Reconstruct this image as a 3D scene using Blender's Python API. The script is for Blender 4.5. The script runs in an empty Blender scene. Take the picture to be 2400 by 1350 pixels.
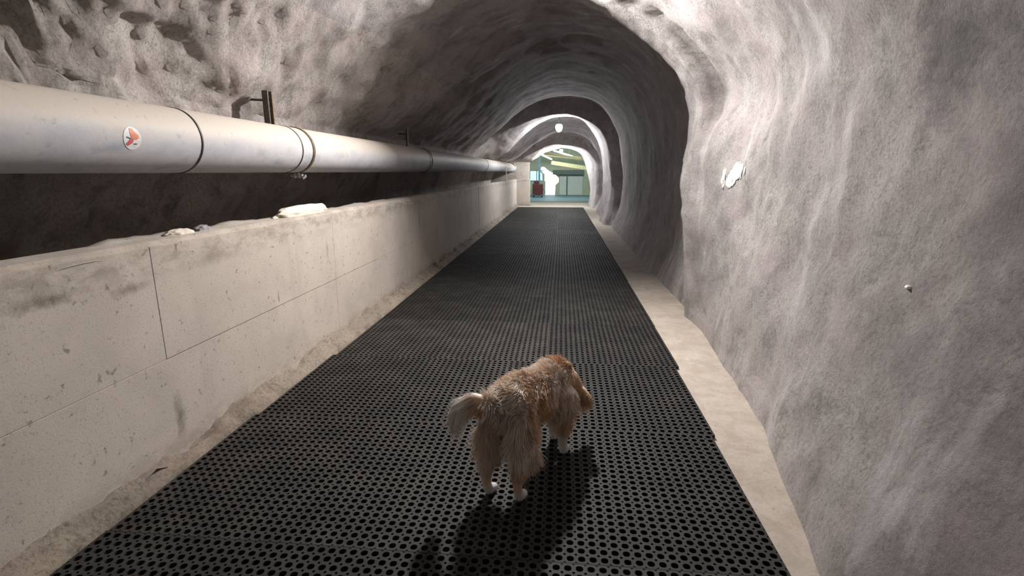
import bpy, bmesh, math, random
import numpy as np
from mathutils import Vector, Matrix, noise

S = bpy.context.scene
COL = S.collection
PI = math.pi
random.seed(7)
RNG = np.random.default_rng(7)

# ------------------------------------------------------------------ camera, world, exposure
EYE = 1.45
FPX = 1200.0
pitch = math.atan(273 / FPX)
yaw = math.atan(116 / FPX * math.cos(pitch))
cam = bpy.data.cameras.new('camera')
cam.sensor_fit = 'HORIZONTAL'
cam.sensor_width = 36
cam.lens = 36 * FPX / 2400
cam.clip_start = .05
cam_ob = bpy.data.objects.new('camera', cam)
cam_ob.location = (0, 0, EYE)
cam_ob.rotation_euler = (PI / 2 - pitch, 0, yaw)
COL.objects.link(cam_ob)
S.camera = cam_ob

W = bpy.data.worlds.new('daylight')
S.world = W
W.use_nodes = True
bg = W.node_tree.nodes['Background']
bg.inputs[0].default_value = (.86, .94, 1, 1)
bg.inputs[1].default_value = 2.0

S.view_settings.view_transform = 'Standard'
S.view_settings.look = 'None'
S.view_settings.gamma = 1
S.view_settings.use_curve_mapping = False
S.view_settings.exposure = 0.0

LAMP_COL = (1.0, .95, .915)


def area(name, loc, direction, size, power, color=LAMP_COL, shape='DISK', spread=PI):
    d = bpy.data.lights.new(name, 'AREA')
    d.shape = shape
    d.size = size
    d.energy = power
    d.color = color
    d.spread = spread
    o = bpy.data.objects.new(name, d)
    o.location = loc
    o.rotation_euler = Vector(direction).to_track_quat('-Z', 'Y').to_euler()
    COL.objects.link(o)
    return o


# the overhead lamp whose glow fills the near part of the tunnel hangs just above the frame
area('overhead_lamp_light', (-.12, 5.12, 3.00), (0, -.76, -.65), .22, 198)
# added weak fill behind the camera, unseen; its bounce lifts the near tunnel
area('rear_fill_light', (-.12, -3.2, 2.95), (0, -.72, -.69), .22, 22)


# ------------------------------------------------------------------ helpers
def link(o, parent=None):
    COL.objects.link(o)
    if parent is not None:
        o.parent = parent
    return o


def tag(o, label=None, cat=None, group=None, kind=None):
    if label: o['label'] = label
    if cat: o['category'] = cat
    if group: o['group'] = group
    if kind: o['kind'] = kind
    return o


def empty(name, loc=(0, 0, 0), rz=0):
    o = bpy.data.objects.new(name, None)
    o.empty_display_size = .1
    o.location = loc
    o.rotation_euler = (0, 0, rz)
    COL.objects.link(o)
    return o


def mesh_obj(name, verts, faces, m=None, parent=None, smooth=False):
    me = bpy.data.meshes.new(name)
    me.from_pydata([tuple(v) for v in verts], [], [tuple(f) for f in faces])
    me.update()
    if smooth:
        me.polygons.foreach_set('use_smooth', [True] * len(me.polygons))
    if m: me.materials.append(m)
    return link(bpy.data.objects.new(name, me), parent)


def bm_obj(name, bm, m=None, parent=None, smooth=False):
    me = bpy.data.meshes.new(name)
    bmesh.ops.recalc_face_normals(bm, faces=bm.faces)
    bm.to_mesh(me)
    bm.free()
    if smooth:
        me.polygons.foreach_set('use_smooth', [True] * len(me.polygons))
    if m: me.materials.append(m)
    return link(bpy.data.objects.new(name, me), parent)


def add_box(bm, c, s, bev=0.0, rot=None):
    r = bmesh.ops.create_cube(bm, size=1)
    vs = r['verts']
    M = Matrix.Translation(c) @ (rot.to_4x4() if rot else Matrix.Identity(4)) @ Matrix.Diagonal((s[0], s[1], s[2], 1))
    bmesh.ops.transform(bm, matrix=M, verts=vs)
    if bev > 0:
        es = list({e for v in vs for e in v.link_edges})
        bmesh.ops.bevel(bm, geom=es, offset=bev, segments=2, affect='EDGES', profile=.6)


def add_tube(bm, pts, rad, seg=10, caps=True):
    pts = [Vector(p) for p in pts]
    n = len(pts)
    rings = []
    up = Vector((0, 0, 1))
    for i, p in enumerate(pts):
        t = (pts[min(i + 1, n - 1)] - pts[max(i - 1, 0)]).normalized()
        u = t.cross(up)
        if u.length < 1e-3: u = t.cross(Vector((1, 0, 0)))
        u.normalize()
        v = t.cross(u)
        r = rad[i] if isinstance(rad, (list, tuple)) else rad
        rings.append([bm.verts.new(p + r * (math.cos(2 * PI * k / seg) * u + math.sin(2 * PI * k / seg) * v)) for k in range(seg)])
    for a, b in zip(rings, rings[1:]):
        for k in range(seg):
            bm.faces.new((a[k], a[(k + 1) % seg], b[(k + 1) % seg], b[k]))
    if caps:
        bm.faces.new(rings[0])
        bm.faces.new(rings[-1])


def add_ring(bm, c, R, thick, width, seg=40, a0=0, a1=2 * PI):
    """a flat hoop round the Y axis"""
    full = abs(a1 - a0 - 2 * PI) < 1e-6
    n = seg if full else seg + 1
    rows = []
    for k in range(n):
        a = a0 + (a1 - a0) * k / seg
        d = Vector((math.cos(a), 0, math.sin(a)))
        rows.append([bm.verts.new(Vector(c) + d * r + Vector((0, y, 0)))
                     for r, y in ((R, -width / 2), (R + thick, -width / 2), (R + thick, width / 2), (R, width / 2))])
    m = seg
    for k in range(m):
        a, b = rows[k], rows[(k + 1) % n]
        for j in range(4):
            bm.faces.new((a[j], a[(j + 1) % 4], b[(j + 1) % 4], b[j]))
    if not full:
        bm.faces.new(rows[0]); bm.faces.new(rows[-1])


def fbm(p, octv=4, H=.9):
    return noise.fractal(p, H, 2.0, octv, noise_basis='PERLIN_ORIGINAL')


# ------------------------------------------------------------------ materials
def new_mat(name):
    m = bpy.data.materials.new(name)
    m.use_nodes = True
    nt = m.node_tree
    return m, nt, nt.nodes['Principled BSDF']


def N(nt, t, **kw):
    n = nt.nodes.new(t)
    for k, v in kw.items():
        if k in n.inputs: n.inputs[k].default_value = v
        else: setattr(n, k, v)
    return n


def coords(nt, scale=(1, 1, 1)):
    tc = N(nt, 'ShaderNodeTexCoord')
    mp = N(nt, 'ShaderNodeMapping')
    mp.inputs['Scale'].default_value = scale
    nt.links.new(tc.outputs['Object'], mp.inputs['Vector'])
    return mp.outputs['Vector']


def ramp(nt, src, stops):
    r = N(nt, 'ShaderNodeValToRGB')
    e = r.color_ramp.elements
    while len(e) < len(stops): e.new(.5)
    for el, (p, c) in zip(e, stops):
        el.position = p
        el.color = c if len(c) == 4 else (*c, 1)
    nt.links.new(src, r.inputs[0])
    return r.outputs[0]


def mixc(nt, fac, a, b, mode='MIX'):
    n = N(nt, 'ShaderNodeMix', data_type='RGBA', blend_type=mode)
    for sock, v in ((n.inputs[0], fac), (n.inputs[6], a), (n.inputs[7], b)):
        if isinstance(v, (int, float)): sock.default_value = v
        elif isinstance(v, tuple): sock.default_value = v if len(v) == 4 else (*v, 1)
        else: nt.links.new(v, sock)
    return n.outputs[2]


def math_n(nt, op, a, b=None):
    n = N(nt, 'ShaderNodeMath', operation=op)
    for s, v in zip(n.inputs, (a, b)):
        if v is None: continue
        if isinstance(v, (int, float)): s.default_value = v
        else: nt.links.new(v, s)
    return n.outputs[0]


def noise_n(nt, vec, scale, detail=4, rough=.6, dist=0):
    n = N(nt, 'ShaderNodeTexNoise', Scale=scale, Detail=detail, Roughness=rough, Distortion=dist)
    nt.links.new(vec, n.inputs['Vector'])
    return n.outputs['Fac']


def bump(nt, bsdf, h, strength, dist=.02):
    b = N(nt, 'ShaderNodeBump', Strength=strength, Distance=dist)
    nt.links.new(h, b.inputs['Height'])
    nt.links.new(b.outputs[0], bsdf.inputs['Normal'])


def plain(name, c, rough=.6, metal=0, var=.25, scale=30, bumps=.15, spec=.4):
    m, nt, b = new_mat(name)
    v = coords(nt)
    f = noise_n(nt, v, scale, 3)
    lo = tuple(x * (1 - var) for x in c); hi = tuple(min(1, x * (1 + var)) for x in c)
    nt.links.new(ramp(nt, f, [(.3, lo), (.7, hi)]), b.inputs['Base Color'])
    b.inputs['Roughness'].default_value = rough
    b.inputs['Metallic'].default_value = metal
    b.inputs['Specular IOR Level'].default_value = spec
    if bumps: bump(nt, b, f, bumps, .005)
    return m


def emit(name, c, strength):
    m, nt, b = new_mat(name)
    b.inputs['Base Color'].default_value = (*c, 1)
    b.inputs['Emission Color'].default_value = (*c, 1)
    b.inputs['Emission Strength'].default_value = strength
    return m


def rock_mat(name, base, dark, pale, moss=False, streaks=True, patches=()):
    """sprayed rough concrete over rock: blotches, pale lime runs, dark pits"""
    m, nt, b = new_mat(name)
    v = coords(nt)
    big = noise_n(nt, v, 1.1, 4, .6, .4)
    mid = noise_n(nt, v, 4.5, 7, .72, .6)
    fine = noise_n(nt, v, 55, 3, .7)
    c = ramp(nt, big, [(.32, tuple(x * .62 for x in base)), (.52, base), (.72, tuple(x * 1.18 for x in base))])
    c = mixc(nt, ramp(nt, mid, [(.32, (.75, .75, .75)), (.52, (0, 0, 0))]), c, dark)
    c = mixc(nt, ramp(nt, fine, [(.30, (.6, .6, .6)), (.52, (0, 0, 0))]), c, tuple(x * .8 for x in dark))
    hue = noise_n(nt, v, 3.3, 3, .5)
    c = mixc(nt, ramp(nt, hue, [(.42, (0, 0, 0)), (.66, (.4, .4, .4))]), c, (base[0] * 1.02, base[1] * .9, base[2] * .95))
    if streaks:
        vs = coords(nt, (1.6, 3.0, .55))
        s = noise_n(nt, vs, 1.5, 4, .6, .2)
        c = mixc(nt, ramp(nt, s, [(.56, (0, 0, 0)), (.7, (.6, .6, .6))]), c, pale)
    if moss:
        mo = noise_n(nt, v, 3.2, 5, .7, .5)
        sp = N(nt, 'ShaderNodeTexCoord')
        sx = N(nt, 'ShaderNodeSeparateXYZ')
        nt.links.new(sp.outputs['Object'], sx.inputs[0])
        along = ramp(nt, math_n(nt, 'MULTIPLY', math_n(nt, 'ADD', sx.outputs['Y'], 0), .2), [(.22, (1, 1, 1)), (.55, (0, 0, 0))])
        k = math_n(nt, 'MULTIPLY', ramp(nt, mo, [(.42, (0, 0, 0)), (.52, (1, 1, 1))]), along)
        c = mixc(nt, math_n(nt, 'MULTIPLY', k, .8), c, (.07, .065, .03))
    for (pc, pr, pcol, amt) in patches:                # dark or limy patches with ragged edges
        pt = N(nt, 'ShaderNodeTexCoord')
        vm = N(nt, 'ShaderNodeVectorMath', operation='DISTANCE')
        vm.inputs[1].default_value = pc
        nt.links.new(pt.outputs['Object'], vm.inputs[0])
        g = math_n(nt, 'ADD', math_n(nt, 'DIVIDE', vm.outputs['Value'], pr), math_n(nt, 'MULTIPLY', noise_n(nt, v, 5, 6, .7, .4), 1.3))
        c = mixc(nt, ramp(nt, math_n(nt, 'MULTIPLY', g, .5), [(.42, (amt, amt, amt)), (.66, (0, 0, 0))]), c, pcol)
    nt.links.new(c, b.inputs['Base Color'])
    b.inputs['Roughness'].default_value = .85
    b.inputs['Specular IOR Level'].default_value = .25
    vo = N(nt, 'ShaderNodeTexVoronoi', Scale=42)
    nt.links.new(v, vo.inputs['Vector'])
    h = math_n(nt, 'ADD', math_n(nt, 'MULTIPLY', noise_n(nt, v, 34, 8, .8, .2), 1.0), math_n(nt, 'MULTIPLY', vo.outputs['Distance'], .12))
    bump(nt, b, h, .7, .025)
    return m


def concrete_mat(name, base, stain=(.2, .16, .12), rough=.8, patches=()):
    m, nt, b = new_mat(name)
    v = coords(nt)
    f = noise_n(nt, v, 2.2, 5, .6, .3)
    c = ramp(nt, f, [(.3, tuple(x * .86 for x in base)), (.55, base), (.75, tuple(min(1, x * 1.08) for x in base))])
    pits = noise_n(nt, v, 26, 4, .65)
    c = mixc(nt, ramp(nt, pits, [(.3, (.75, .75, .75)), (.38, (0, 0, 0))]), c, stain)
    vs = coords(nt, (1, 2.6, .35))
    s = noise_n(nt, vs, 2.4, 4, .6)
    c = mixc(nt, ramp(nt, s, [(.58, (0, 0, 0)), (.75, (.45, .45, .45))]), c, tuple(x * .75 for x in base))
    # dirt along the top edge and the foot
    tc = N(nt, 'ShaderNodeTexCoord'); sx = N(nt, 'ShaderNodeSeparateXYZ')
    nt.links.new(tc.outputs['Object'], sx.inputs[0])
    d = noise_n(nt, coords(nt, (1, 1, 2.2)), 6, 6, .7, .4)
    zt = ramp(nt, math_n(nt, 'MULTIPLY', sx.outputs['Z'], .8), [(.0, (.6, .6, .6)), (.13, (0, 0, 0)), (.74, (0, 0, 0)), (.83, (.5, .5, .5)), (.9, (.25, .25, .25))])
    k = math_n(nt, 'MULTIPLY', zt, ramp(nt, d, [(.42, (0, 0, 0)), (.58, (1, 1, 1))]))
    c = mixc(nt, k, c, stain)
    sp2 = noise_n(nt, v, 75, 3, .7)
    c = mixc(nt, ramp(nt, sp2, [(.33, (.55, .55, .55)), (.44, (0, 0, 0))]), c, tuple(x * .6 for x in base))
    for (pc, sc_, amt) in patches:                     # ragged dirt stains
        ds = N(nt, 'ShaderNodeVectorMath', operation='SUBTRACT'); ds.inputs[1].default_value = pc
        nt.links.new(tc.outputs['Object'], ds.inputs[0])
        dm = N(nt, 'ShaderNodeVectorMath', operation='MULTIPLY'); dm.inputs[1].default_value = tuple(1 / q for q in sc_)
        nt.links.new(ds.outputs[0], dm.inputs[0])
        dl = N(nt, 'ShaderNodeVectorMath', operation='LENGTH'); nt.links.new(dm.outputs[0], dl.inputs[0])
        g = math_n(nt, 'ADD', dl.outputs['Value'], math_n(nt, 'MULTIPLY', noise_n(nt, v, 14, 6, .75, .4), 1.6))
        c = mixc(nt, ramp(nt, math_n(nt, 'MULTIPLY', g, .5), [(.42, (amt, amt, amt)), (.72, (0, 0, 0))]), c, stain)
    nt.links.new(c, b.inputs['Base Color'])
    b.inputs['Roughness'].default_value = rough
    b.inputs['Specular IOR Level'].default_value = .25
    h = math_n(nt, 'ADD', noise_n(nt, v, 110, 5, .75), math_n(nt, 'MULTIPLY', f, .8))
    bump(nt, b, h, .22, .010)
    return m


M = {}
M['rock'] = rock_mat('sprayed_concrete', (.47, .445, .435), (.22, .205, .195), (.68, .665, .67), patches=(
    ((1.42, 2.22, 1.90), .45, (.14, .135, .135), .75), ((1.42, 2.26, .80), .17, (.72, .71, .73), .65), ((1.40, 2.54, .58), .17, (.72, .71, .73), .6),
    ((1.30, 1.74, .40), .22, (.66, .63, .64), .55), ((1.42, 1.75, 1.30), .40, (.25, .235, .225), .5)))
M['rock_left'] = rock_mat('mossy_rock', (.57, .53, .50), (.17, .15, .125), (.58, .56, .54), moss=True, streaks=False)
M['parapet'] = concrete_mat('cast_concrete', (.60, .54, .475), patches=(
    ((-1.945, 2.27, .20), (.3, .07, .22), .8), ((-1.945, 1.72, .97), (.3, .35, .06), .8), ((-1.945, 2.1, .93), (.3, .22, .05), .7),
    ((-1.945, 4.1, .80), (.3, .05, .14), .5), ((-1.945, 3.3, .60), (.3, .02, .08), .7), ((-1.945, 2.7, .98), (.3, .3, .08), .4)))
M['mortar'] = concrete_mat('rough_mortar', (.50, .455, .40))
M['floor'] = concrete_mat('floor_concrete', (.50, .445, .385), (.36, .30, .245))
M['dirt'] = rock_mat('wet_grit', (.42, .365, .295), (.07, .06, .042), (.42, .38, .32), streaks=False)
M['lime'] = plain('white_lump', (.74, .68, .58), .7, 0, .18, 14, .8)


def rubber():
    m, nt, b = new_mat('black_rubber')
    v = coords(nt)
    oi = N(nt, 'ShaderNodeObjectInfo')
    f = noise_n(nt, v, 4, 4, .6)
    f = math_n(nt, 'ADD', f, math_n(nt, 'MULTIPLY', math_n(nt, 'SUBTRACT', oi.outputs['Random'], .5), .25))
    c = ramp(nt, f, [(.3, (.020, .019, .018)), (.5, (.031, .029, .027)), (.72, (.052, .049, .044))])
    nt.links.new(c, b.inputs['Base Color'])
    b.inputs['Roughness'].default_value = .7
    b.inputs['Specular IOR Level'].default_value = .25
    return m


M['rubber'] = rubber()
M['mat_hole_shade'] = plain('mat_hole_shade', (.008, .008, .008), .8, 0, .2, 20, 0, .1)  # near-black sheet; the shade inside the mat holes is put into its colour


def pipe_mat():
    m, nt, b = new_mat('dusty_zinc_pipe')
    v = coords(nt)
    tc = N(nt, 'ShaderNodeTexCoord'); sx = N(nt, 'ShaderNodeSeparateXYZ')
    nt.links.new(tc.outputs['Object'], sx.inputs[0])
    f = noise_n(nt, coords(nt, (1, .5, 1)), 5, 5, .6, .3)
    dust = ramp(nt, math_n(nt, 'ADD', math_n(nt, 'MULTIPLY', sx.outputs['Z'], 2.2), math_n(nt, 'MULTIPLY', f, .35)), [(.12, (0, 0, 0)), (.32, (1, 1, 1))])
    blue = ramp(nt, f, [(.35, (.49, .50, .54)), (.55, (.60, .60, .62)), (.7, (.42, .44, .49))])
    c = mixc(nt, dust, blue, (.62, .56, .49))
    sp = noise_n(nt, v, 24, 4, .7)
    c = mixc(nt, ramp(nt, sp, [(.3, (.5, .5, .5)), (.4, (0, 0, 0))]), c, (.30, .27, .24))
    nt.links.new(c, b.inputs['Base Color'])
    b.inputs['Roughness'].default_value = .6
    b.inputs['Specular IOR Level'].default_value = .3
    bump(nt, b, sp, .12, .006)
    return m


M['pipe'] = pipe_mat()
M['rust'] = plain('rusty_steel', (.20, .15, .10), .55, .5, .4, 40)
M['dark_steel'] = plain('dark_steel', (.11, .10, .085), .5, .6, .3, 40)
M['zinc'] = plain('bright_zinc', (.72, .72, .68), .3, .8, .1, 40, .05)
M['black'] = plain('black_plastic', (.02, .02, .02), .4, 0, .1)
M['white'] = plain('white_vinyl', (.82, .80, .80), .5, 0, .05, 40, 0)
M['orange'] = plain('orange_print', (.80, .28, .16), .5, 0, .15, 60, 0)
M['red_print'] = plain('red_print', (.62, .12, .12), .5, 0, .1, 60, 0)
M['ink'] = plain('dark_print', (.05, .09, .09), .5, 0, .1, 60, 0)
M['far_lamp_glass'] = emit('far_lit_lamp_glass', (.95, .97, 1), 1100)
M['lamp_glass'] = emit('lit_lamp_glass', (.95, .97, 1), 420)

# ------------------------------------------------------------------ tunnel lining (lofted cross-sections)
LIP = [(-2.50, 1.90), (-2.46, 1.61), (-2.80, 1.50), (-3.05, 1.02), (-2.95, .3), (-2.80, -.06), (-1.90, -.06)]
PROF = [
    (-5.0, [(.95, -.05), (1.16, .5), (1.40, 1.1), (1.48, 1.6), (1.38, 2.1), (1.12, 2.52), (.66, 2.98), (-.1, 3.32), (-.8, 3.28), (-1.4, 3.0), (-1.95, 2.6), (-2.3, 2.25)] + LIP),
    (1.4, [(.93, -.05), (1.14, .5), (1.38, 1.1), (1.46, 1.6), (1.38, 2.1), (1.12, 2.52), (.66, 2.98), (-.1, 3.32), (-.8, 3.28), (-1.4, 3.0), (-1.95, 2.6), (-2.3, 2.25)] + LIP),
    (2.3, [(1.09, -.05), (1.24, .5), (1.42, 1.1), (1.47, 1.6), (1.40, 2.1), (1.14, 2.52), (.66, 2.98), (-.1, 3.32), (-.8, 3.28), (-1.4, 3.0), (-1.95, 2.6), (-2.3, 2.25)] + LIP),
    (2.9, [(1.21, -.05), (1.31, .5), (1.43, 1.1), (1.46, 1.6), (1.42, 2.1), (1.16, 2.52), (.66, 2.98), (-.1, 3.32), (-.8, 3.28), (-1.4, 3.0), (-1.95, 2.6), (-2.3, 2.25)] + LIP),
    (4.3, [(1.32, -.05), (1.36, .5), (1.40, 1.1), (1.42, 1.6), (1.45, 2.1), (1.20, 2.52), (.68, 2.98), (-.1, 3.30), (-.8, 3.26), (-1.36, 3.0), (-1.85, 2.65), (-2.25, 2.25)] + LIP),
    (4.98, [(1.34, -.05), (1.33, .5), (1.31, 1.1), (1.30, 1.6), (1.42, 2.1), (1.20, 2.50), (.70, 2.88), (-.1, 3.12), (-.76, 3.12), (-1.28, 2.97), (-1.75, 2.68), (-2.15, 2.3)] + LIP),
    (5.04, [(1.34, -.05), (1.31, .5), (1.29, 1.1), (1.26, 1.6), (1.25, 2.1), (1.04, 2.50), (.57, 2.85), (-.1, 3.10), (-.76, 3.11), (-1.28, 2.97), (-1.75, 2.68), (-2.15, 2.3)] + LIP),
    (5.30, [(1.32, -.05), (1.26, .5), (1.21, 1.1), (1.18, 1.6), (1.17, 2.1), (.97, 2.47), (.52, 2.80), (-.1, 3.05), (-.75, 3.09), (-1.25, 2.97), (-1.72, 2.68), (-2.12, 2.3)] + LIP),
    (5.50, [(1.40, -.05), (1.52, .5), (1.54, 1.1), (1.54, 1.6), (1.50, 2.2), (1.28, 2.68), (.78, 3.08), (-.1, 3.30), (-.78, 3.16), (-1.24, 2.97), (-1.71, 2.66), (-2.10, 2.28)] + LIP),
    (9.0, [(1.36, -.05), (1.55, .5), (1.58, 1.1), (1.56, 1.6), (1.45, 2.25), (1.18, 2.72), (.74, 3.1), (-.1, 3.26), (-.68, 3.08), (-1.08, 2.84), (-1.5, 2.52), (-1.98, 2.2)] + LIP),
    (13.5, [(1.36, -.05), (1.54, .5), (1.57, 1.1), (1.54, 1.6), (1.41, 2.34), (1.12, 2.86), (.66, 3.2), (-.15, 3.26), (-.74, 3.12), (-1.12, 2.92), (-1.56, 2.56), (-1.98, 2.16), (-2.32, 1.89)] + LIP[1:]),
    (14.55, [(1.40, -.05), (1.62, .5), (1.66, 1.1), (1.64, 1.6), (1.5, 2.4), (1.2, 2.95), (.7, 3.32), (-.15, 3.4), (-.8, 3.28), (-1.25, 3.06), (-1.7, 2.72), (-2.08, 2.38), (-2.34, 1.95), (-2.45, 1.76), (-2.8, 1.58)] + LIP[3:]),
    (14.70, [(1.22, -.05), (1.34, .5), (1.37, 1.0), (1.34, 1.5), (1.19, 2.27), (.83, 2.72), (.27, 2.95), (-.2, 2.96), (-.6, 2.90), (-1.03, 2.79), (-1.55, 2.6), (-1.98, 2.34), (-2.3, 1.95), (-2.45, 1.76), (-2.8, 1.58)] + LIP[3:]),
    (16.0, [(1.18, -.05), (1.25, .5), (1.26, 1.1), (1.25, 1.6), (1.11, 2.2), (.79, 2.70), (.41, 2.98), (-.2, 3.0), (-.6, 2.88), (-.9, 2.70), (-1.3, 2.36), (-1.72, 2.0), (-2.2, 1.87), (-2.45, 1.76), (-2.8, 1.58)] + LIP[3:]),
    (16.25, [(1.30, -.05), (1.56, .5), (1.58, 1.1), (1.56, 1.6), (1.42, 2.3), (1.08, 2.9), (.6, 3.22), (-.2, 3.26), (-.7, 3.12), (-1.1, 2.92), (-1.5, 2.58), (-1.9, 2.2), (-2.3, 1.9), (-2.45, 1.76), (-2.8, 1.58)] + LIP[3:]),
    (19.5, [(1.30, -.05), (1.52, .5), (1.54, 1.1), (1.48, 1.6), (1.28, 2.2), (1.02, 2.6), (.55, 2.85), (-.05, 2.9), (-.5, 2.8), (-.85, 2.62), (-1.3, 2.3), (-1.75, 2.02), (-2.25, 1.88), (-2.45, 1.76), (-2.8, 1.58)] + LIP[3:]),
    (21.15, [(1.40, -.05), (1.62, .4), (1.66, .95), (1.62, 1.5), (1.5, 2.05), (1.1, 2.55), (.58, 2.76), (.05, 2.84), (-.4, 2.8), (-.75, 2.68), (-1.1, 2.5), (-1.5, 2.2), (-2.0, 1.9), (-2.45, 1.76), (-2.8, 1.58)] + LIP[3:]),
    (21.3, [(1.28, -.05), (1.38, .4), (1.42, .95), (1.38, 1.5), (1.29, 1.92), (.92, 2.3), (.5, 2.44), (.05, 2.5), (-.3, 2.52), (-.6, 2.47), (-.9, 2.34), (-1.3, 2.1), (-1.75, 1.86), (-2.45, 1.76), (-2.8, 1.58)] + LIP[3:]),
    (22.5, [(1.15, -.05), (1.21, .4), (1.22, .8), (1.08, 1.42), (.95, 1.85), (.77, 2.18), (.40, 2.36), (.05, 2.41), (-.3, 2.34), (-.6, 2.26), (-.86, 2.15), (-1.28, 1.86), (-1.85, 1.85), (-2.45, 1.76), (-2.8, 1.58)] + LIP[3:]),
    (22.62, [(3.0, -.05), (3.0, .5), (3.0, 1.0), (3.0, 1.8), (3.0, 2.6), (2.8, 3.4), (1.6, 3.4), (.4, 3.4), (-.8, 3.4), (-1.8, 3.4), (-2.6, 3.4), (-3.6, 3.4), (-4.0, 3.1), (-4.0, 2.4), (-4.0, 1.8), (-4.0, 1.2), (-4.0, .5), (-4.0, -.06), (-3.2, -.06)]),
]
K = len(PROF[0][1])
SEGN = [15, 15, 13, 13, 12, 12, 16, 14, 13, 13, 11, 11, 6, 8, 8, 8, 5, 8]


def curve_pts(cp):
    P = np.array(cp, float)
    out = []
    for i in range(K - 1):
        p0 = P[max(i - 1, 0)]; p1 = P[i]; p2 = P[i + 1]; p3 = P[min(i + 2, K - 1)]
        if i >= 12: p0, p3 = p1 - (p2 - p1), p2 + (p2 - p1)
        for k in range(SEGN[i]):
            t = k / SEGN[i]
            out.append(.5 * ((2 * p1) + (p2 - p0) * t + (2 * p0 - 5 * p1 + 4 * p2 - p3) * t ** 2 + (3 * p1 - p0 - 3 * p2 + p3) * t ** 3))
    out.append(P[-1])
    return np.array(out)


st_y = [p[0] for p in PROF]
st_p = [curve_pts(p[1]) for p in PROF]
ys = []
for a, b in zip(st_y, st_y[1:]):
    step = .30 if b <= 0 else (.045 if b <= 5.6 else (.09 if b < 14 else .14))
    if a < -2: step = .07 if b > 0 else .3
    n = max(2, int(round((b - a) / step)))
    ys += [a + (b - a) * k / n for k in range(n)]
ys.append(st_y[-1])
ys = np.array(ys)
nU = len(st_p[0])
grid = np.zeros((len(ys), nU, 3))
for i, y in enumerate(ys):
    j = min(max(np.searchsorted(st_y, y, side='right') - 1, 0), len(st_y) - 2)
    t = (y - st_y[j]) / (st_y[j + 1] - st_y[j])
    p = st_p[j] * (1 - t) + st_p[j + 1] * t
    grid[i, :, 0] = p[:, 0]; grid[i, :, 1] = y; grid[i, :, 2] = p[:, 1]


def grid_normals(g):
    du = np.gradient(g, axis=1); dv = np.gradient(g, axis=0)
    n = np.cross(du, dv)
    return n / (np.linalg.norm(n, axis=2, keepdims=True) + 1e-9)


U_EDGE = np.cumsum([0] + SEGN)           # control point i sits at column U_EDGE[i]
uR, uC, uL = U_EDGE[5], U_EDGE[10], nU - 1
nrm = grid_normals(grid)
base_g = grid.copy()
for i, y in enumerate(ys):
    for j in range(nU):
        p = Vector(base_g[i, j])
        left = j >= U_EDGE[9]
        lf = max(0, min(1, (j - U_EDGE[8]) / 24.0))
        near = max(0, min(1, (4.6 - y) / 2.5))
        a_big = .050 + .03 * lf
        a_mid = .018 + .040 * lf * (.4 + .6 * near)
        a_fin = .007 + .016 * lf * near
        if y > 5.6: a_big *= .7; a_mid *= .45; a_fin *= .6
        if y > 21.5: a_big *= .6
        d = a_big * fbm(p * 1.1 + Vector((3, 9, 1)), 2) + a_mid * fbm(p * Vector((4, 4, 4)), 3) + a_fin * fbm(p * 14, 3)
        if lf > 0:                                     # craggy left side: ledges and clefts
            r = noise.ridged_multi_fractal(p * 2.1 + Vector((1, 5, 2)), .9, 2, 4, .8, 2)
            d += lf * (.035 + .03 * near) * (r - 1.2) * (.8 if y < 5.6 else .5)
        if left and U_EDGE[11] <= j <= U_EDGE[14]:     # ragged lower lip of the rock above the pipe
            d += 0
            lipn = max(0, fbm(Vector((y * 2.6, 4, 0)), 2) + .15) * max(0, 1 - abs(y - 2.3) / .9)
            grid[i, j, 2] += .34 * lipn
        if y > 22.55: d = 0
        if j < 6: d *= .35
        grid[i, j] += nrm[i, j] * -d
nrm2 = grid_normals(grid)


def lining(name, j0, j1, m):
    sub = grid[:, j0:j1 + 1].reshape(-1, 3)
    w = j1 - j0 + 1
    faces = []
    for i in range(len(ys) - 1):
        for j in range(w - 1):
            a = i * w + j
            faces.append((a, a + 1, a + w + 1, a + w))
    o = mesh_obj(name, sub, faces, m, None, True)
    nn = nrm2[:, j0:j1 + 1].reshape(-1, 3)
    pn = np.array(o.data.polygons[10].normal)
    sgn = 1 if np.dot(pn, nn[o.data.polygons[10].vertices[0]]) > 0 else -1
    o.data.normals_split_custom_set_from_vertices([tuple(v * sgn) for v in nn])
    tag(o, kind='structure')
    return o


lining('wall_right', 0, uR, M['rock'])
lining('ceiling', uR, uC, M['rock'])
lining('wall_left_upper', uC, uL, M['rock_left'])

# floor of the tunnel, and an unseen cap added behind the camera against world light
mesh_obj('floor', [(-3.3, -5, -.024), (1.9, -5, -.024), (1.9, 22.3, -.024), (3.1, 22.3, -.024), (3.1, 25.7, -.024), (-4.1, 25.7, -.024), (-4.1, 22.3, -.024), (-3.3, 22.3, -.024)], [tuple(range(8))], M['floor'])['kind'] = 'structure'
mesh_obj('rear_light_cap', [(-3.4, -4.98, -.1), (2, -4.98, -.1), (2, -4.98, 3.4), (-3.4, -4.98, 3.4)], [(0, 1, 2, 3)], M['rock'])['kind'] = 'structure'

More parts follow.
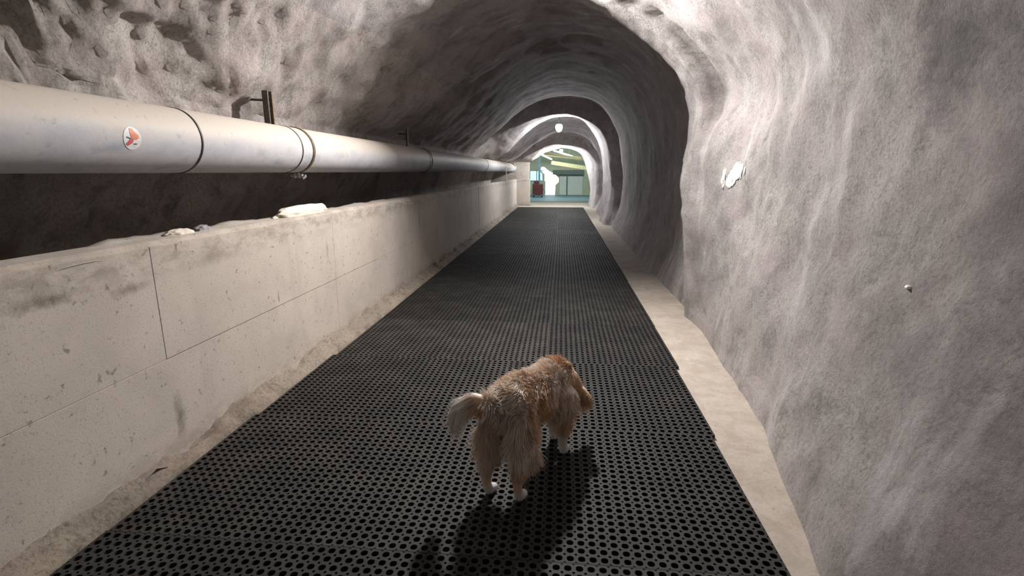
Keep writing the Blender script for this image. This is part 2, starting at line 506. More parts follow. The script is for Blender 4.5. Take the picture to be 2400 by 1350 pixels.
# ------------------------------------------------------------------ low concrete wall on the left, cast in panels
bm = bmesh.new()
add_box(bm, (-2.045, 8.95, .54), (.15, 27.9, 1.16))
pw = bm_obj('wall_left', bm, M['parapet'])
pw['kind'] = 'structure'
cuts = [-5, -1.2, .4, 2.245, 4.23, 5.32, 7.0, 9.5, 12.2, 14.1, 15.0, 17.3, 20.0, 22.9]
ZS = [(-.02, .535), (.535, 1.10)]
for a, b in zip(cuts, cuts[1:]):
    for z0, z1 in ZS:
        bm = bmesh.new()
        t = .030 + random.uniform(-.004, .004)
        add_box(bm, (-1.975 + t / 2, (a + b) / 2, (z0 + z1) / 2), (t, b - a - .0025, z1 - z0 - .0015), .002)
        o = bm_obj('panel', bm, M['parapet'], pw)
        o.rotation_euler = (0, 0, 0)
# rough mortar coping along its top
vy = np.arange(-5, 22.9, .05); vx = np.linspace(-2.13, -1.946, 9)
V, F = [], []
for y in vy:
    for k, x in enumerate(vx):
        edge = 0 if 0 < k < 7 else (-.012 if k == 7 else -.035)
        h = 1.108 + edge + .014 * fbm(Vector((x * 6, y * 3, 0)), 3)
        back = (k >= 1) * max(0, 1 - k / 5.0)
        if 2.0 < y < 6: h += .030 * back * max(0, min(1, (y - 2.0) * 5)) * (1 + .8 * fbm(Vector((x, y * 2.5, 3)), 2))
        V.append((x + .006 * fbm(Vector((x, y * 4, 7)), 2), y, h))
for i in range(len(vy) - 1):
    for k in range(8):
        a = i * 9 + k
        F.append((a, a + 1, a + 10, a + 9))
mesh_obj('coping', V, F, M['mortar'], pw, True)


def lump(name, loc, size, rz, m, seed, amp=.25, sub=4):
    bm = bmesh.new()
    bmesh.ops.create_icosphere(bm, subdivisions=sub, radius=1)
    for v in bm.verts:
        d = 1 + amp * fbm(v.co * 1.6 + Vector((seed, 0, 0)), 4) + amp * .3 * fbm(v.co * 6 + Vector((0, seed, 0)), 2)
        v.co *= d
        v.co = Vector((v.co.x * size[0], v.co.y * size[1], max(v.co.z, -.55) * size[2]))
    o = bm_obj(name, bm, m, None, True)
    o.location = loc
    o.rotation_euler = (0, 0, rz)
    return o


tag(lump('mortar_lump', (-2.05, 3.96, 1.135), (.07, .42, .055), .03, M['lime'], 3),
    'pale elongated lump of hardened mortar lying on the low wall top under the pipe', 'lump')
tag(lump('mortar_lump', (-2.05, 2.58, 1.12), (.04, .09, .028), -.1, M['lime'], 8),
    'small pale mortar lump at the near end of the low wall top', 'lump')
tag(lump('stone', (-2.055, 2.77, 1.12), (.035, .065, .03), .1, plain('grey_stone', (.30, .30, .31), .8, 0, .2, 20, .6), 5),
    'small bluish grey stone lying on the low wall beside the mortar lump', 'stone')

# grit along the foot of the low wall and a kerb of dirt by the mats
vy = np.arange(.2, 22.5, .035); V, F = [], []
nx = 9
for y in vy:
    wid = .080 + .060 * max(0, min(1, (y - 1.2) / 3.2)) + .008 * fbm(Vector((y * 1.3, 0, 5)), 2)
    for k in range(nx):
        t = k / (nx - 1)
        x = -1.945 + wid * t
        hh = (.055 * (1 - t) ** 1.3 + .006) * (1 + 1.0 * fbm(Vector((x * 9, y * 5, 1)), 3)) + .012 * max(0, fbm(Vector((x * 25, y * 18, 2)), 2))
        if k == nx - 1: hh = -.02
        V.append((x, y, hh))
for i in range(len(vy) - 1):
    for k in range(nx - 1):
        a = i * nx + k
        F.append((a, a + 1, a + nx + 1, a + nx))
o = mesh_obj('rubble', V, F, M['dirt'], None, True)
tag(o, 'strip of grit and dirt heaped along the foot of the low left wall', 'rubble', None, 'stuff')

# ------------------------------------------------------------------ rubber ring mats
PITCH = .0435


def mat_mesh(name, nx, ny):
    p = PITCH; h = p / 2; r = .0056; R = .0146; zt, zb = 0.0, -.018
    c7 = r * .7071
    outer, inner = [], []
    for q in range(4):
        ca, sa = [(1, 0), (0, 1), (-1, 0), (0, -1)][q]
        for (x, y) in ((h, h - r), (h - c7, h - c7), (h - r, h)):
            outer.append((x * ca - y * sa, x * sa + y * ca))
        for a in (20, 45, 70):
            t = math.radians(a + 90 * q)
            inner.append((R * math.cos(t), R * math.sin(t)))
    V, F = [], []
    for i in range(nx):
        for j in range(ny):
            cx = (i - nx / 2 + .5) * p; cy = (j - ny / 2 + .5) * p
            b = len(V)
            V += [(cx + x, cy + y, zt) for x, y in outer]
            V += [(cx + x, cy + y, zt) for x, y in inner]
            V += [(cx + x, cy + y, zb) for x, y in inner]
            V += [(cx + x, cy + y, zb) for x, y in outer]
            for k in range(12):
                n = (k + 1) % 12
                F.append((b + k, b + n, b + 12 + n, b + 12 + k))
                F.append((b + 12 + k, b + 12 + n, b + 24 + n, b + 24 + k))
                if k % 3 != 2:
                    F.append((b + k, b + 36 + k, b + 36 + n, b + n))
    W2, H2 = nx * p / 2, ny * p / 2
    e = .0025
    for x0, x1, y0, y1 in ((-W2 - e, -W2, -H2 - e, H2 + e), (W2, W2 + e, -H2 - e, H2 + e), (-W2, W2, -H2 - e, -H2), (-W2, W2, H2, H2 + e)):
        b = len(V)
        V += [(x, y, z) for z in (zb, zt) for x, y in ((x0, y0), (x1, y0), (x1, y1), (x0, y1))]
        F += [(b + 4, b + 5, b + 6, b + 7)] + [(b + k, b + (k + 1) % 4, b + 4 + (k + 1) % 4, b + 4 + k) for k in range(4)]
    nf = len(F)
    b = len(V)
    V += [(x, y, zb) for x, y in ((-W2 - e, -H2 - e), (W2 + e, -H2 - e), (W2 + e, H2 + e), (-W2 - e, H2 + e))]
    F.append((b, b + 1, b + 2, b + 3))
    me = bpy.data.meshes.new(name)
    me.from_pydata(V, [], F)
    me.materials.append(M['rubber']); me.materials.append(M['mat_hole_shade'])
    me.polygons[nf].material_index = 1
    me.update()
    return me


me_sq = mat_mesh('square_mat', 23, 24)
me_wide = mat_mesh('wide_mat', 39, 24)
ROW = 1.0494
ORD = ['first', 'second', 'third', 'fourth', 'fifth', 'sixth', 'seventh', 'eighth', 'ninth', 'tenth', 'eleventh', 'twelfth', 'thirteenth', 'fourteenth', 'fifteenth', 'sixteenth', 'seventeenth', 'eighteenth', 'nineteenth', 'twentieth']
SEAM = -.120
right_edge = [.862, .872, .893, .921, .925, .925, .93, .93, .935, .93, .935, .932] + [.93] * 8
rows = [(.627 + ROW * k, right_edge[k], ORD[k] + ' row ahead of the camera') for k in range(20)]
for k, (y0, re_, txt) in enumerate(rows):
    yc = y0 + ROW / 2
    grp = 'rubber ring mats on the tunnel floor'
    o = link(bpy.data.objects.new('rubber_mat', me_sq))
    w = 23 * PITCH + .005
    o.location = (re_ - w / 2, yc, random.uniform(-.001, .0015))
    o.rotation_euler = (0, 0, random.uniform(-.0012, .0012))
    tag(o, 'square black rubber ring mat on right side, ' + txt, 'mat', grp)
    o = link(bpy.data.objects.new('rubber_mat', me_wide))
    w = 39 * PITCH + .005
    o.location = ((re_ - 23 * PITCH - .0065) - w / 2, yc + .004, random.uniform(-.001, .0015))
    o.rotation_euler = (0, 0, random.uniform(-.0008, .0008))
    tag(o, 'wide black rubber ring mat on left side, ' + txt, 'mat', grp)

# ------------------------------------------------------------------ the big pipe on the left wall
PX, PZ, PR = -2.165, 1.618, .176
pipe = empty('water_pipe', (PX, 0, PZ))
tag(pipe, 'thick dusty pale grey pipe running along the left wall above the low wall', 'pipe')
joints = [-5, 2.78, 3.92, 7.9, 14.3, 18.6, 32.9]
for a, b in zip(joints, joints[1:]):
    bm = bmesh.new()
    n = max(2, int((b - a) / 1.0))
    add_tube(bm, [(0, a + .004 + (b - a - .008) * k / n, 0) for k in range(n + 1)], PR, 48, False)
    o = bm_obj('pipe_length', bm, M['pipe'], pipe, True)
    for pl in o.data.polygons:
        if len(pl.vertices) > 4: pl.use_smooth = False
for y in joints[1:-1]:
    bm = bmesh.new()
    add_ring(bm, (0, y, 0), PR - .012, .015, .014, 48)
    bm_obj('seal_ring', bm, M['dark_steel'], pipe, True)
for y in (4.10, 14.26, 8.02):
    bm = bmesh.new()
    add_ring(bm, (0, y, 0), PR + .001, .006, .03, 48)
    c = bm_obj('clamp', bm, M['rust'], pipe)
    if y < 8:
        for ex in (.03, -.005):
            bm = bmesh.new()
            add_box(bm, (ex, y, -PR - .022), (.012, .03, .045), .002)
            bm_obj('clamp_ear', bm, M['zinc'], c)
        bm = bmesh.new()
        add_tube(bm, [(-.04, y, -PR - .026), (.085, y, -PR - .026)], .007, 8)
        add_tube(bm, [(.045, y, -PR - .026), (.062, y, -PR - .026)], .017, 6)
        add_box(bm, (.066, y + .02, -PR - .036), (.008, .06, .022), .003, Matrix.Rotation(.3, 3, 'X'))
        bm_obj('wing_bolt', bm, M['zinc'], c)
# round white sticker with an orange arrow on the pipe
def on_pipe(u, v, lift):
    """u along the pipe, v round its front, from the sticker's middle"""
    a = math.radians(-6) + v / PR
    return ((PR + lift) * math.cos(a), 2.30 + u, (PR + lift) * math.sin(a))


def pipe_patch(name, poly, lift, m, parent):
    bm = bmesh.new()
    f = bm.faces.new([bm.verts.new((x, y, 0)) for x, y in poly])
    bmesh.ops.triangulate(bm, faces=[f])
    bmesh.ops.subdivide_edges(bm, edges=bm.edges, cuts=2, use_grid_fill=True)
    for v in bm.verts: v.co = on_pipe(v.co.x, v.co.y, lift)
    return bm_obj(name, bm, m, parent)


RS = .052
sticker = pipe_patch('sticker', [(RS * math.cos(t * PI / 16), RS * math.sin(t * PI / 16)) for t in range(32)], .0012, M['white'], pipe)
sticker['label'] = 'round white sticker with an orange arrow mark'
pipe_patch('orange_mark', [(-.012, .046), (.005, .044), (.012, .032), (.034, .016), (.036, .004), (.022, -.004), (.002, -.006), (-.010, .006), (-.014, .026)], .0022, M['orange'], sticker)
pipe_patch('red_mark', [(-.012, .002), (.004, -.004), (.000, -.018), (-.026, -.034), (-.040, -.026), (-.026, -.014)], .0022, M['red_print'], sticker)
pipe_patch('black_mark', [(-.034, .008), (-.012, .002), (-.014, -.003), (-.036, .003)], .0024, M['ink'], sticker)
pipe_patch('black_mark', [(.004, -.022), (.024, -.021), (.024, -.026), (.006, -.026)], .0024, M['ink'], sticker)

# steel channel hangers between the pipe's top and the rock
for y, lab, sc in ((3.93, 'rusty double steel channel standing on the near pipe beside the rock', 1), (7.55, 'thin rusty steel rod standing on the pipe further down the tunnel', .55)):
    b = empty('pipe_bracket', (-2.24, y, PZ + PR * .9))
    tag(b, lab, 'bracket')
    top = .27
    for dy in (-.03 * sc, .03 * sc):
        bm = bmesh.new()
        add_box(bm, (0, dy, top / 2), (.045 * sc, .016 * sc, top), .002)
        bm_obj('flange', bm, M['dark_steel'] if dy < 0 else M['rust'], b)
    bm = bmesh.new()
    add_box(bm, (-.018 * sc, 0, top / 2), (.010, .05 * sc, top), .001)
    bm_obj('web', bm, M['dark_steel'], b)
    bm = bmesh.new()
    add_tube(bm, [(-.01, 0, top * .75), (-.42, 0, top * .85)], .009, 8)
    bm_obj('tie_rod', bm, M['dark_steel'], b)
    bm = bmesh.new()
    add_tube(bm, [(.0, .04 * sc, .035), (.0, .075 * sc, .035)], .020 * sc, 6)
    bm_obj('nut', bm, M['zinc'], b)

# white cord tied between pipe and low wall, far down
bm = bmesh.new()
add_tube(bm, [(-1.972, 18.6, 1.62), (-1.965, 18.6, 1.45), (-1.945, 18.62, 1.2), (-1.93, 18.63, 1.02)], .012, 6)
add_tube(bm, [(-1.96, 18.6, 1.42), (-1.95, 18.9, 1.30), (-1.93, 19.3, 1.2)], .008, 6)
tag(bm_obj('cord', bm, M['white']), 'thin white cord hanging from the far pipe down to the low wall', 'cord')

# ------------------------------------------------------------------ tunnel lamps in view
for (x, y, z, r, lab) in ((-.10, 15.78, 2.73, .125, 'bright oval tunnel lamp hanging under the crown of the nearer arch'),
                              (-.035, 22.25, 2.30, .085, 'small bright lamp hanging at the far arch before the lit hall')):
    L = empty('tunnel_lamp', (x, y, z))
    tag(L, lab, 'lamp', 'tunnel lamps')
    dirv = Vector((0, -.2, -.98))
    rot = dirv.to_track_quat('-Z', 'Y').to_matrix()
    bm = bmesh.new()
    bmesh.ops.create_uvsphere(bm, u_segments=20, v_segments=10, radius=1)
    for v in bm.verts:
        c = v.co.copy(); c.z = min(c.z, .25) * 1.15
        v.co = rot @ Vector((c.x * r * .8, c.y * r * 1.25, c.z * r))
    bm_obj('diffuser', bm, M['lamp_glass'] if r > .1 else M['far_lamp_glass'], L, True)
    bm = bmesh.new()
    bmesh.ops.create_uvsphere(bm, u_segments=20, v_segments=10, radius=1)
    for v in bm.verts:
        c = v.co.copy(); c.z = max(c.z, 0) * .5
        v.co = rot @ Vector((c.x * r * .88, c.y * r * 1.33, c.z * r + .004))
    bm_obj('housing', bm, M['black'], L, True)
    bm = bmesh.new()
    add_tube(bm, [(0, .03, .02), (0, .05, .35)], .012, 8)
    bm_obj('hanger', bm, M['dark_steel'], L)

# the lamp's wet glint built as white mesh, and a pebble, right wall
W_ = plain('glossy_white', (.93, .93, .93), .15, 0, .03, 30, .2, .8)


def wall_x(y, z):
    i = int(np.argmin(abs(ys - y)))
    cand = [j for j in range(0, uR) if abs(grid[i, j, 2] - z) < .06]
    j = min(cand, key=lambda q: abs(grid[i, q, 2] - z))
    return grid[i, j, 0]


glint = empty('wall_glint', (wall_x(4.37, 1.42), 4.37, 1.42))
tag(glint, 'white blotch shaped as the lamp glint on the wet right wall at eye level', 'glint')
ox, oy, oz = glint.location
for nm, sp in (('glint_patch', [((4.38, 1.45), (.075, .075)), ((4.42, 1.40), (.06, .075)), ((4.46, 1.365), (.05, .05))]),
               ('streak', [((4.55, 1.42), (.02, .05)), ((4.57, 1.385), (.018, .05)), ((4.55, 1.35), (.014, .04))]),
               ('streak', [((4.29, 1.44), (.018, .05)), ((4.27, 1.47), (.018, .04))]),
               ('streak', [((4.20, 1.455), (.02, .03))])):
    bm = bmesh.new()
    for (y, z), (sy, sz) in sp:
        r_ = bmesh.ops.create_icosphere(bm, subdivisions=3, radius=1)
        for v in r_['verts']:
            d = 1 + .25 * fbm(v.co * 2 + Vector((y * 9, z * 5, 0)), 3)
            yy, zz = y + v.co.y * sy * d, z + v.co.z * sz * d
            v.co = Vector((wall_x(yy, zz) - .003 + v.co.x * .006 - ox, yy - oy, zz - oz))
    bm_obj(nm, bm, W_, glint, True)
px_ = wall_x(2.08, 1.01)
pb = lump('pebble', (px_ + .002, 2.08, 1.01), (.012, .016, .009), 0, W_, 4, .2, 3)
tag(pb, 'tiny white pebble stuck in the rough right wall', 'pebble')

# ------------------------------------------------------------------ the lit hall beyond the tunnel
RW = {'wall': plain('hall_wall', (.50, .54, .44), .8, 0, .1, 3),
      'ceil': plain('hall_ceiling', (.50, .52, .38), .8, 0, .1, 3),
      'floor': plain('hall_floor', (.10, .17, .21), .5, 0, .2, 3),
      'beam': plain('yellow_beam', (.74, .68, .42), .6, 0, .1, 6),
      'dark': plain('dark_trim', (.13, .17, .16), .6, 0, .1, 6),
      'door': plain('pale_door', (.66, .72, .70), .5, 0, .05, 6),
      'blue': plain('blue_steel', (.12, .22, .32), .5, .2, .1, 6),
      'maroon': plain('maroon_paint', (.075, .018, .022), .45, 0, .2, 6),
      'glass': None}
XA, XB, YA, YB, ZT = -3.98, 2.98, 22.58, 33.0, 3.38
bm = bmesh.new()
add_box(bm, ((XA + XB) / 2, (25.6 + YB + .2) / 2, -.1), (XB - XA, YB + .2 - 25.6, .2))
bm_obj('floor_hall', bm, RW['floor'])['kind'] = 'structure'
mesh_obj('ceiling_hall', [(XA, YA, ZT), (XB, YA, ZT), (XB, YB, ZT), (XA, YB, ZT)], [(3, 2, 1, 0)], RW['ceil'])['kind'] = 'structure'
mesh_obj('wall_hall_right', [(XB, YA, -.1), (XB, YB, -.1), (XB, YB, ZT), (XB, YA, ZT)], [(0, 1, 2, 3)], RW['wall'])['kind'] = 'structure'
mesh_obj('wall_hall_left', [(XA, YA, -.1), (XA, YB, -.1), (XA, YB, ZT), (XA, YA, ZT)], [(3, 2, 1, 0)], RW['wall'])['kind'] = 'structure'
# far wall with a daylight opening: x -1.05..-.28 z 0..1.2 with a slanting head, window x -1.95..-1.12
V, F = [], []


def wall_slab(poly, y0, y1):
    b = len(V); n = len(poly)
    V.extend([(x, y0, z) for x, z in poly] + [(x, y1, z) for x, z in poly])
    F.append(tuple(range(b, b + n))); F.append(tuple(range(b + 2 * n - 1, b + n - 1, -1)))
    for k in range(n):
        F.append((b + k, b + n + k, b + n + (k + 1) % n, b + (k + 1) % n))


wall_slab([(XA, 0), (-1.95, 0), (-1.95, ZT), (XA, ZT)], YB, YB + .15)
wall_slab([(-1.95, 0), (-1.0, 0), (-1.0, .86), (-1.12, .86), (-1.95, .86)], YB, YB + .15)
wall_slab([(-1.95, 1.50), (-1.30, 1.50), (-1.30, 1.72), (-1.10, 1.74), (-.80, 1.50), (-.42, 1.30), (-.16, 1.05), (-.16, .80), (-.36, .62), (-.38, 0), (.05, 0), (.05, ZT), (-1.95, ZT)], YB, YB + .15)
wall_slab([(-1.18, .86), (-1.06, .86), (-1.06, 1.28), (-1.30, 1.5), (-1.38, 1.5), (-1.2, 1.3)], YB, YB + .15)
wall_slab([(.05, 0), (XB, 0), (XB, ZT), (.05, ZT)], YB, YB + .15)
mesh_obj('wall_far', V, F, RW['wall'])['kind'] = 'structure'
gm, nt, gb = new_mat('pale_blue_glass')
gb.inputs['Base Color'].default_value = (.45, .72, .85, 1)
gb.inputs['Transmission Weight'].default_value = 1
gb.inputs['Roughness'].default_value = .05
gb.inputs['IOR'].default_value = 1.02
wn = empty('window_1', (-1.55, YB + .05, .86)); wn['kind'] = 'structure'
for x0, x1 in ((-.40, -.02), (.02, .36)):
    bm = bmesh.new(); add_box(bm, ((x0 + x1) / 2, 0, .32), (x1 - x0, .012, .62)); bm_obj('pane', bm, gm, wn)
bm = bmesh.new()
add_box(bm, (0, 0, .32), (.045, .05, .64)); add_box(bm, (0, 0, .64), (.8, .05, .04)); add_box(bm, (0, 0, .02), (.8, .05, .04))
bm_obj('window_frame', bm, RW['dark'], wn)
# pale doors of the far wall, dark lintel, steps
dr = empty('door_1', (0, YB - .03, 0)); dr['kind'] = 'structure'
for x0, x1 in ((-.10, .32), (.40, 1.34)):
    bm = bmesh.new(); add_box(bm, ((x0 + x1) / 2, 0, .58), (x1 - x0, .05, 1.15), .01); bm_obj('door_leaf', bm, RW['door'], dr)
bm = bmesh.new(); add_box(bm, (.36, .01, .58), (.07, .06, 1.16)); add_box(bm, (.6, .01, 1.20), (1.55, .07, .08)); bm_obj('door_frame', bm, RW['dark'], dr)
bm = bmesh.new(); add_box(bm, (.42, YB - .12, 1.40), (1.9, .1, .28), .01)
o = bm_obj('trim_1', bm, RW['dark']); o['kind'] = 'structure'
# slanting yellow ceiling beams
for k, (a, b, h) in enumerate((((-.9, 27.0, 2.35), (2.2, 27.8, 1.98), .10), ((-.6, 30.5, 1.95), (2.0, 31.3, 1.56), .22), ((-1.2, 31.6, 2.45), (2.2, 32.2, 2.10), .14))):
    a, b = Vector(a), Vector(b)
    d = b - a
    bm = bmesh.new()
    rot = d.to_track_quat('X', 'Z').to_matrix()
    add_box(bm, (a + b) / 2, (d.length, .10, h), .008, rot)
    o = bm_obj('trim_2', bm, RW['beam']); o['kind'] = 'structure'
# fluorescent tubes
tube_m = emit('lit_tube', (.93, 1, .97), 9)
for a, b, lab in (((-1.25, 30.0, 2.42), (-.55, 28.6, 2.10), 'lower white fluorescent tube lamp under the hall ceiling'),
                  ((-.45, 29.6, 2.58), (.55, 28.4, 2.25), 'upper white fluorescent tube lamp under the hall ceiling')):
    o = empty('tube_lamp', a)
    tag(o, lab, 'lamp', 'fluorescent tubes in the hall')
    a, b = Vector(a), Vector(b)
    bm = bmesh.new(); add_tube(bm, [(0, 0, 0), b - a], .035, 10); bm_obj('tube', bm, tube_m, o)
    for t in (.15, .85):
        q = (b - a) * t
        bm = bmesh.new(); add_tube(bm, [q + Vector((0, 0, .03)), (q.x, q.y, ZT + .01 - a.z)], .008, 6); bm_obj('rod', bm, RW['dark'], o)
hl = area('hall_ceiling_light', (-.3, 28.5, 3.2), (0, .25, -1), 3.0, 260, (.92, 1, .93), 'SQUARE')
# blue steel column and the maroon machine standing by it
bm = bmesh.new()
add_box(bm, (-1.30, 31.0, 1.3), (.11, .11, 2.6), .006)
add_box(bm, (-1.30, 31.0, 1.70), (.20, .16, .08), .006)
tag(bm_obj('column', bm, RW['blue']), 'slim dark blue steel column beside the maroon machine', 'column')
mc = empty('machine', (-1.33, 30.0, 0)); tag(mc, 'dark maroon machine on wheels at the left of the lit hall', 'machine')
bm = bmesh.new()
add_box(bm, (.0, 0, .45), (.60, .5, .62), .03); bm_obj('body', bm, RW['maroon'], mc)
bm = bmesh.new(); add_box(bm, (-.08, 0, .84), (.30, .3, .18), .03); bm_obj('hood', bm, RW['maroon'], mc)
for sx in (-1, 1):
    for sy in (-1, 1):
        bm = bmesh.new(); add_tube(bm, [(sx * .2, sy * .2, .09), (sx * .26, sy * .2, .09)], .09, 14); bm_obj('wheel', bm, M['black'], mc)
bm = bmesh.new(); add_tube(bm, [(.30, -.1, .5), (.42, -.1, .34), (.42, -.1, .22)], .02, 8); bm_obj('handle', bm, RW['blue'], mc)
bm = bmesh.new(); add_box(bm, (-2.71, 23.3, .9), (2.6, .2, 1.96), .02)
bm_obj('wall_portal', bm, M['parapet'])['kind'] = 'structure'
# portal pillar at the end of the low wall
bm = bmesh.new(); add_box(bm, (-1.67, 23.05, .55), (.60, .30, 1.15), .02)
o = bm_obj('trim_3', bm, M['parapet']); o['kind'] = 'structure'

# ------------------------------------------------------------------ the dog
dog = empty('dog', (-.222, 2.060, 0), math.atan2(.90, .436))
tag(dog, 'fluffy tan and white dog seen from behind, head lowered, standing on the rubber mats', 'dog')


def chain(bm, pts):
    """spheres of interpolated radius strung along joints: (x, y, z, r)"""
    for a, b in zip(pts, pts[1:]):
        a, b = np.array(a, float), np.array(b, float)
        L = np.linalg.norm(b[:3] - a[:3])
        n = max(1, int(L / (.35 * min(a[3], b[3]))))
        for k in range(n + 1):
            p = a + (b - a) * k / n
            r_ = bmesh.ops.create_icosphere(bm, subdivisions=2, radius=p[3])
            bmesh.ops.translate(bm, verts=r_['verts'], vec=p[:3])


def ell(bm, c, s, ry=0):
    r_ = bmesh.ops.create_icosphere(bm, subdivisions=3, radius=1)
    Mx = Matrix.Translation(c) @ Matrix.Rotation(ry, 4, 'Y') @ Matrix.Diagonal((*s, 1))
    bmesh.ops.transform(bm, matrix=Mx, verts=r_['verts'])


TAIL = [(-.03, .005, .445, .032), (-.075, .05, .478, .034), (-.090, .105, .485, .036), (-.095, .160, .455, .036), (-.09, .200, .395, .030), (-.085, .215, .335, .016)]
bm = bmesh.new()
ell(bm, (.425, 0, .385), (.125, .098, .125), .1)
ell(bm, (.30, 0, .405), (.16, .094, .108))
ell(bm, (.16, 0, .432), (.15, .100, .104))
ell(bm, (.06, 0, .435), (.105, .105, .104))
ell(bm, (.02, .075, .345), (.085, .048, .125), .25)
ell(bm, (.03, -.075, .345), (.085, .048, .125), .25)
chain(bm, [(.02, -.078, .30, .058), (.06, -.082, .235, .045), (-.02, -.076, .15, .026), (-.015, -.072, .07, .021), (.0, -.070, .035, .024), (.028, -.070, .022, .022), (.045, -.070, .020, .019)])
chain(bm, [(.0, .078, .30, .058), (.035, .082, .235, .045), (-.045, .080, .15, .026), (-.04, .078, .07, .021), (-.03, .076, .035, .024), (.0, .076, .022, .022), (.016, .076, .020, .019)])
chain(bm, [(.45, -.075, .34, .062), (.435, -.076, .26, .042), (.455, -.066, .14, .029), (.460, -.064, .06, .025), (.475, -.064, .026, .026), (.505, -.064, .021, .021)])
chain(bm, [(.45, .070, .34, .062), (.465, .066, .26, .042), (.555, .050, .15, .029), (.565, .046, .06, .025), (.580, .046, .026, .026), (.610, .046, .021, .021)])
chain(bm, [(.48, 0, .42, .095), (.56, -.02, .37, .078), (.605, -.035, .31, .066)])
ell(bm, (.630, -.045, .275), (.074, .066, .066), .7)
chain(bm, [(.660, -.060, .240, .042), (.69, -.072, .195, .030), (.702, -.076, .176, .022)])
# drop ears
chain(bm, [(.610, -.098, .310, .022), (.610, -.126, .285, .024), (.620, -.134, .240, .017)])
chain(bm, [(.640, .010, .310, .022), (.648, .034, .285, .024), (.655, .040, .240, .017)])
chain(bm, TAIL)
tmp = bpy.data.meshes.new('tmp'); bm.to_mesh(tmp); bm.free()
to = link(bpy.data.objects.new('tmp', tmp))
md = to.modifiers.new('r', 'REMESH'); md.mode = 'VOXEL'; md.voxel_size = .0075
md = to.modifiers.new('s', 'SMOOTH'); md.factor = .5; md.iterations = 5
bpy.context.view_layer.update()
dg = bpy.context.evaluated_depsgraph_get()
bme = bpy.data.meshes.new_from_object(to.evaluated_get(dg))
bme.name = 'body'
bpy.data.objects.remove(to)
bme.polygons.foreach_set('use_smooth', [True] * len(bme.polygons))
body = link(bpy.data.objects.new('body', bme), dog)

nv = len(bme.vertices)
co = np.empty(nv * 3); bme.vertices.foreach_get('co', co); co = co.reshape(-1, 3)
no = np.empty(nv * 3); bme.vertices.foreach_get('normal', no); no = no.reshape(-1, 3)
bme.calc_loop_triangles()
tri = np.empty(len(bme.loop_triangles) * 3, int); bme.loop_triangles.foreach_get('vertices', tri); tri = tri.reshape(-1, 3)
TP = np.array(TAIL)


def tail_near(p):
    best, bt, bd = 9, 0, None
    for k in range(len(TP) - 1):
        a, b = TP[k, :3], TP[k + 1, :3]
        d = b - a
        t = np.clip(np.dot(p - a, d) / np.dot(d, d), 0, 1)
        q = np.linalg.norm(p - a - d * t)
        if q < best: best, bt, bd = q, k + t, d / np.linalg.norm(d)
    return best, bt, bd


TAN = np.array((.93, .71, .545)); GOLD = np.array((.64, .36, .15)); CREAM = np.array((.97, .88, .79)); WHITE = np.array((.95, .93, .88))


def sst(a, b, x):
    t = min(1, max(0, (x - a) / (b - a)))
    return t * t * (3 - 2 * t)


def coat(p, n):
    """length, lay direction and colour of the coat at a point of the skin"""
    x, y, z = p
    td, tt, tv = tail_near(p)
    if td < .05 and tt > .8 and (y > .055):
        out = n * .25 + tv * .7 + np.array((0, 0, -.75))
        w = sst(1.75, 2.35, tt + .25 * fbm(Vector(p) * 14, 2))
        c = (TAN * .75 + GOLD * .35) * (1 - w) + WHITE * w
        return .052 + .014 * w, out, c, .3
    f1 = fbm(Vector((x * 8, y * 8, z * 5)), 3)
    f2 = fbm(Vector((x * 30 + 5, y * 30, z * 18)), 2)
    c = TAN * (1 + .2 * f2)
    k = sst(.0, .40, f1 + .5 * f2)
    c = c * (1 - k * .8) + CREAM * k * .8
    k = sst(.02, .30, -f1 + .4 * f2)
    c = c * (1 - k * .72) + GOLD * k * .72
    rear = sst(.05, -.06, x) * sst(.16, .26, z)
    c = c * (1 - .55 * rear) + CREAM * .55 * rear
    low = sst(.17, .10, z)
    front = x > .3
    lw = TAN * .9 + CREAM * .12
    c = c * (1 - low) + (lw if not front else WHITE * .85) * low
    paw = sst(.075, .05, z)
    c = c * (1 - paw) + WHITE * paw
    if z < .07: return .010, n * .4 + np.array((0, 0, -1)), c, .0
    if z < .17: return .012 + .022 * sst(.09, .17, z), n * .35 + np.array((-.2, 0, -1)), c, .1
    if x > .58: return .018 if x > .66 else .032, n * .45 + np.array((-.2, 0, -.8)), c, .2
    down = sst(.47, .38, z)
    lay = n * .42 + np.array((-.55, 0, 0)) * (1 - down) + np.array((-.25, 0, -1.0)) * down
    L = .042 + .022 * rear + .026 * sst(.36, .27, z) * sst(.16, .22, z)
    return L, lay, c, .55


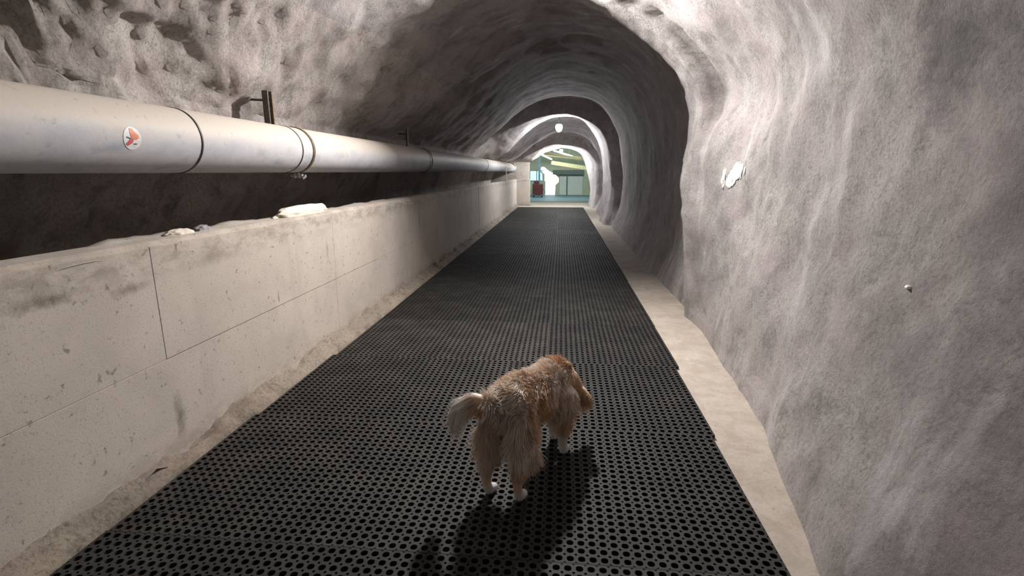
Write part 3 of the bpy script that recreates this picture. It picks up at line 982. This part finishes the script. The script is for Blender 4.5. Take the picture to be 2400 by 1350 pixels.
a, b, c = co[tri[:, 0]], co[tri[:, 1]], co[tri[:, 2]]
ar = np.linalg.norm(np.cross(b - a, c - a), axis=1) / 2
NH = 38000
pick = RNG.choice(len(tri), NH, p=ar / ar.sum())
w = RNG.dirichlet((1, 1, 1), NH)
P = a[pick] * w[:, :1] + b[pick] * w[:, 1:2] + c[pick] * w[:, 2:]
nn = no[tri[pick, 0]] * w[:, :1] + no[tri[pick, 1]] * w[:, 1:2] + no[tri[pick, 2]] * w[:, 2:]
nn /= np.linalg.norm(nn, axis=1, keepdims=True)
SEG = 4
HV = np.zeros((NH, SEG + 1, 3, 3)); HC = np.zeros((NH, SEG + 1, 3, 4)); HC[..., 3] = 1
for i in range(NH):
    p, n = P[i], nn[i]
    L, lay, col, wav = coat(p, n)
    L *= RNG.uniform(.65, 1.2)
    pv = Vector(p)
    clump = np.array(noise.noise_vector(pv * 17)) * wav * 1.25 + np.array(noise.noise_vector(pv * 70)) * wav * .45
    lay = lay / np.linalg.norm(lay)
    d = n * .6 + lay * .75 + clump * .5
    d /= np.linalg.norm(d)
    q = p - n * .003
    side = np.cross(d, RNG.normal(size=3)); side /= np.linalg.norm(side) + 1e-9
    col = col * RNG.uniform(.8, 1.18)
    ph = RNG.uniform(0, 6)
    for s in range(SEG + 1):
        t = s / SEG
        r = .00125 * (1 - t) ** .7 + .00012
        s2 = np.cross(d, side); s2 /= np.linalg.norm(s2) + 1e-9
        for e in range(3):
            an = 2 * PI * e / 3
            HV[i, s, e] = q + r * (math.cos(an) * side + math.sin(an) * s2)
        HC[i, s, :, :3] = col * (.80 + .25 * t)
        nd = d * .6 + lay * .55 + clump * math.sin(3.2 * t + .5) + np.array((0, 0, -.12 * t))
        d = nd / np.linalg.norm(nd)
        q = q + d * L / SEG
        if q[2] < .004: q[2] = .004
idx = np.arange(NH * (SEG + 1) * 3).reshape(NH, SEG + 1, 3)
q0 = []
for e in range(3):
    f = (e + 1) % 3
    q0.append(np.stack([idx[:, :-1, e], idx[:, :-1, f], idx[:, 1:, f], idx[:, 1:, e]], -1).reshape(-1, 4))
quads = np.concatenate(q0)
fm = bpy.data.meshes.new('fur')
fm.vertices.add(idx.size); fm.vertices.foreach_set('co', HV.reshape(-1))
fm.loops.add(quads.size); fm.loops.foreach_set('vertex_index', quads.reshape(-1).astype(np.int32))
fm.polygons.add(len(quads)); fm.polygons.foreach_set('loop_start', np.arange(0, quads.size, 4, dtype=np.int32))
fm.polygons.foreach_set('use_smooth', np.ones(len(quads), bool))
fm.update(calc_edges=True)
ca = fm.color_attributes.new('coat', 'FLOAT_COLOR', 'POINT')
ca.data.foreach_set('color', HC.reshape(-1))
hm, nt, hb = new_mat('dog_fur')
at = N(nt, 'ShaderNodeAttribute', attribute_name='coat')
nt.links.new(at.outputs['Color'], hb.inputs['Base Color'])
hb.inputs['Roughness'].default_value = .5
hb.inputs['Specular IOR Level'].default_value = .4
hb.inputs['Sheen Weight'].default_value = .5
hb.inputs['Sheen Roughness'].default_value = .4
fm.materials.append(hm)
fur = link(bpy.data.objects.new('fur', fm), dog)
fur['kind'] = 'stuff'
# skin under the coat
cb = bme.color_attributes.new('coat', 'FLOAT_COLOR', 'POINT')
sk = np.ones((nv, 4))
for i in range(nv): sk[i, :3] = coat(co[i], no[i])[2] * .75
cb.data.foreach_set('color', sk.reshape(-1))
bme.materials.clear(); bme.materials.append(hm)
# nose and eyes of the lowered head
bm = bmesh.new(); ell(bm, (.716, -.080, .168), (.014, .016, .012)); bm_obj('nose', bm, M['black'], dog, True)
for ex, ey in ((.682, -.095), (.692, -.012)):
    bm = bmesh.new(); ell(bm, (ex, ey, .262), (.010, .010, .010)); bm_obj('eye', bm, M['black'], dog, True)
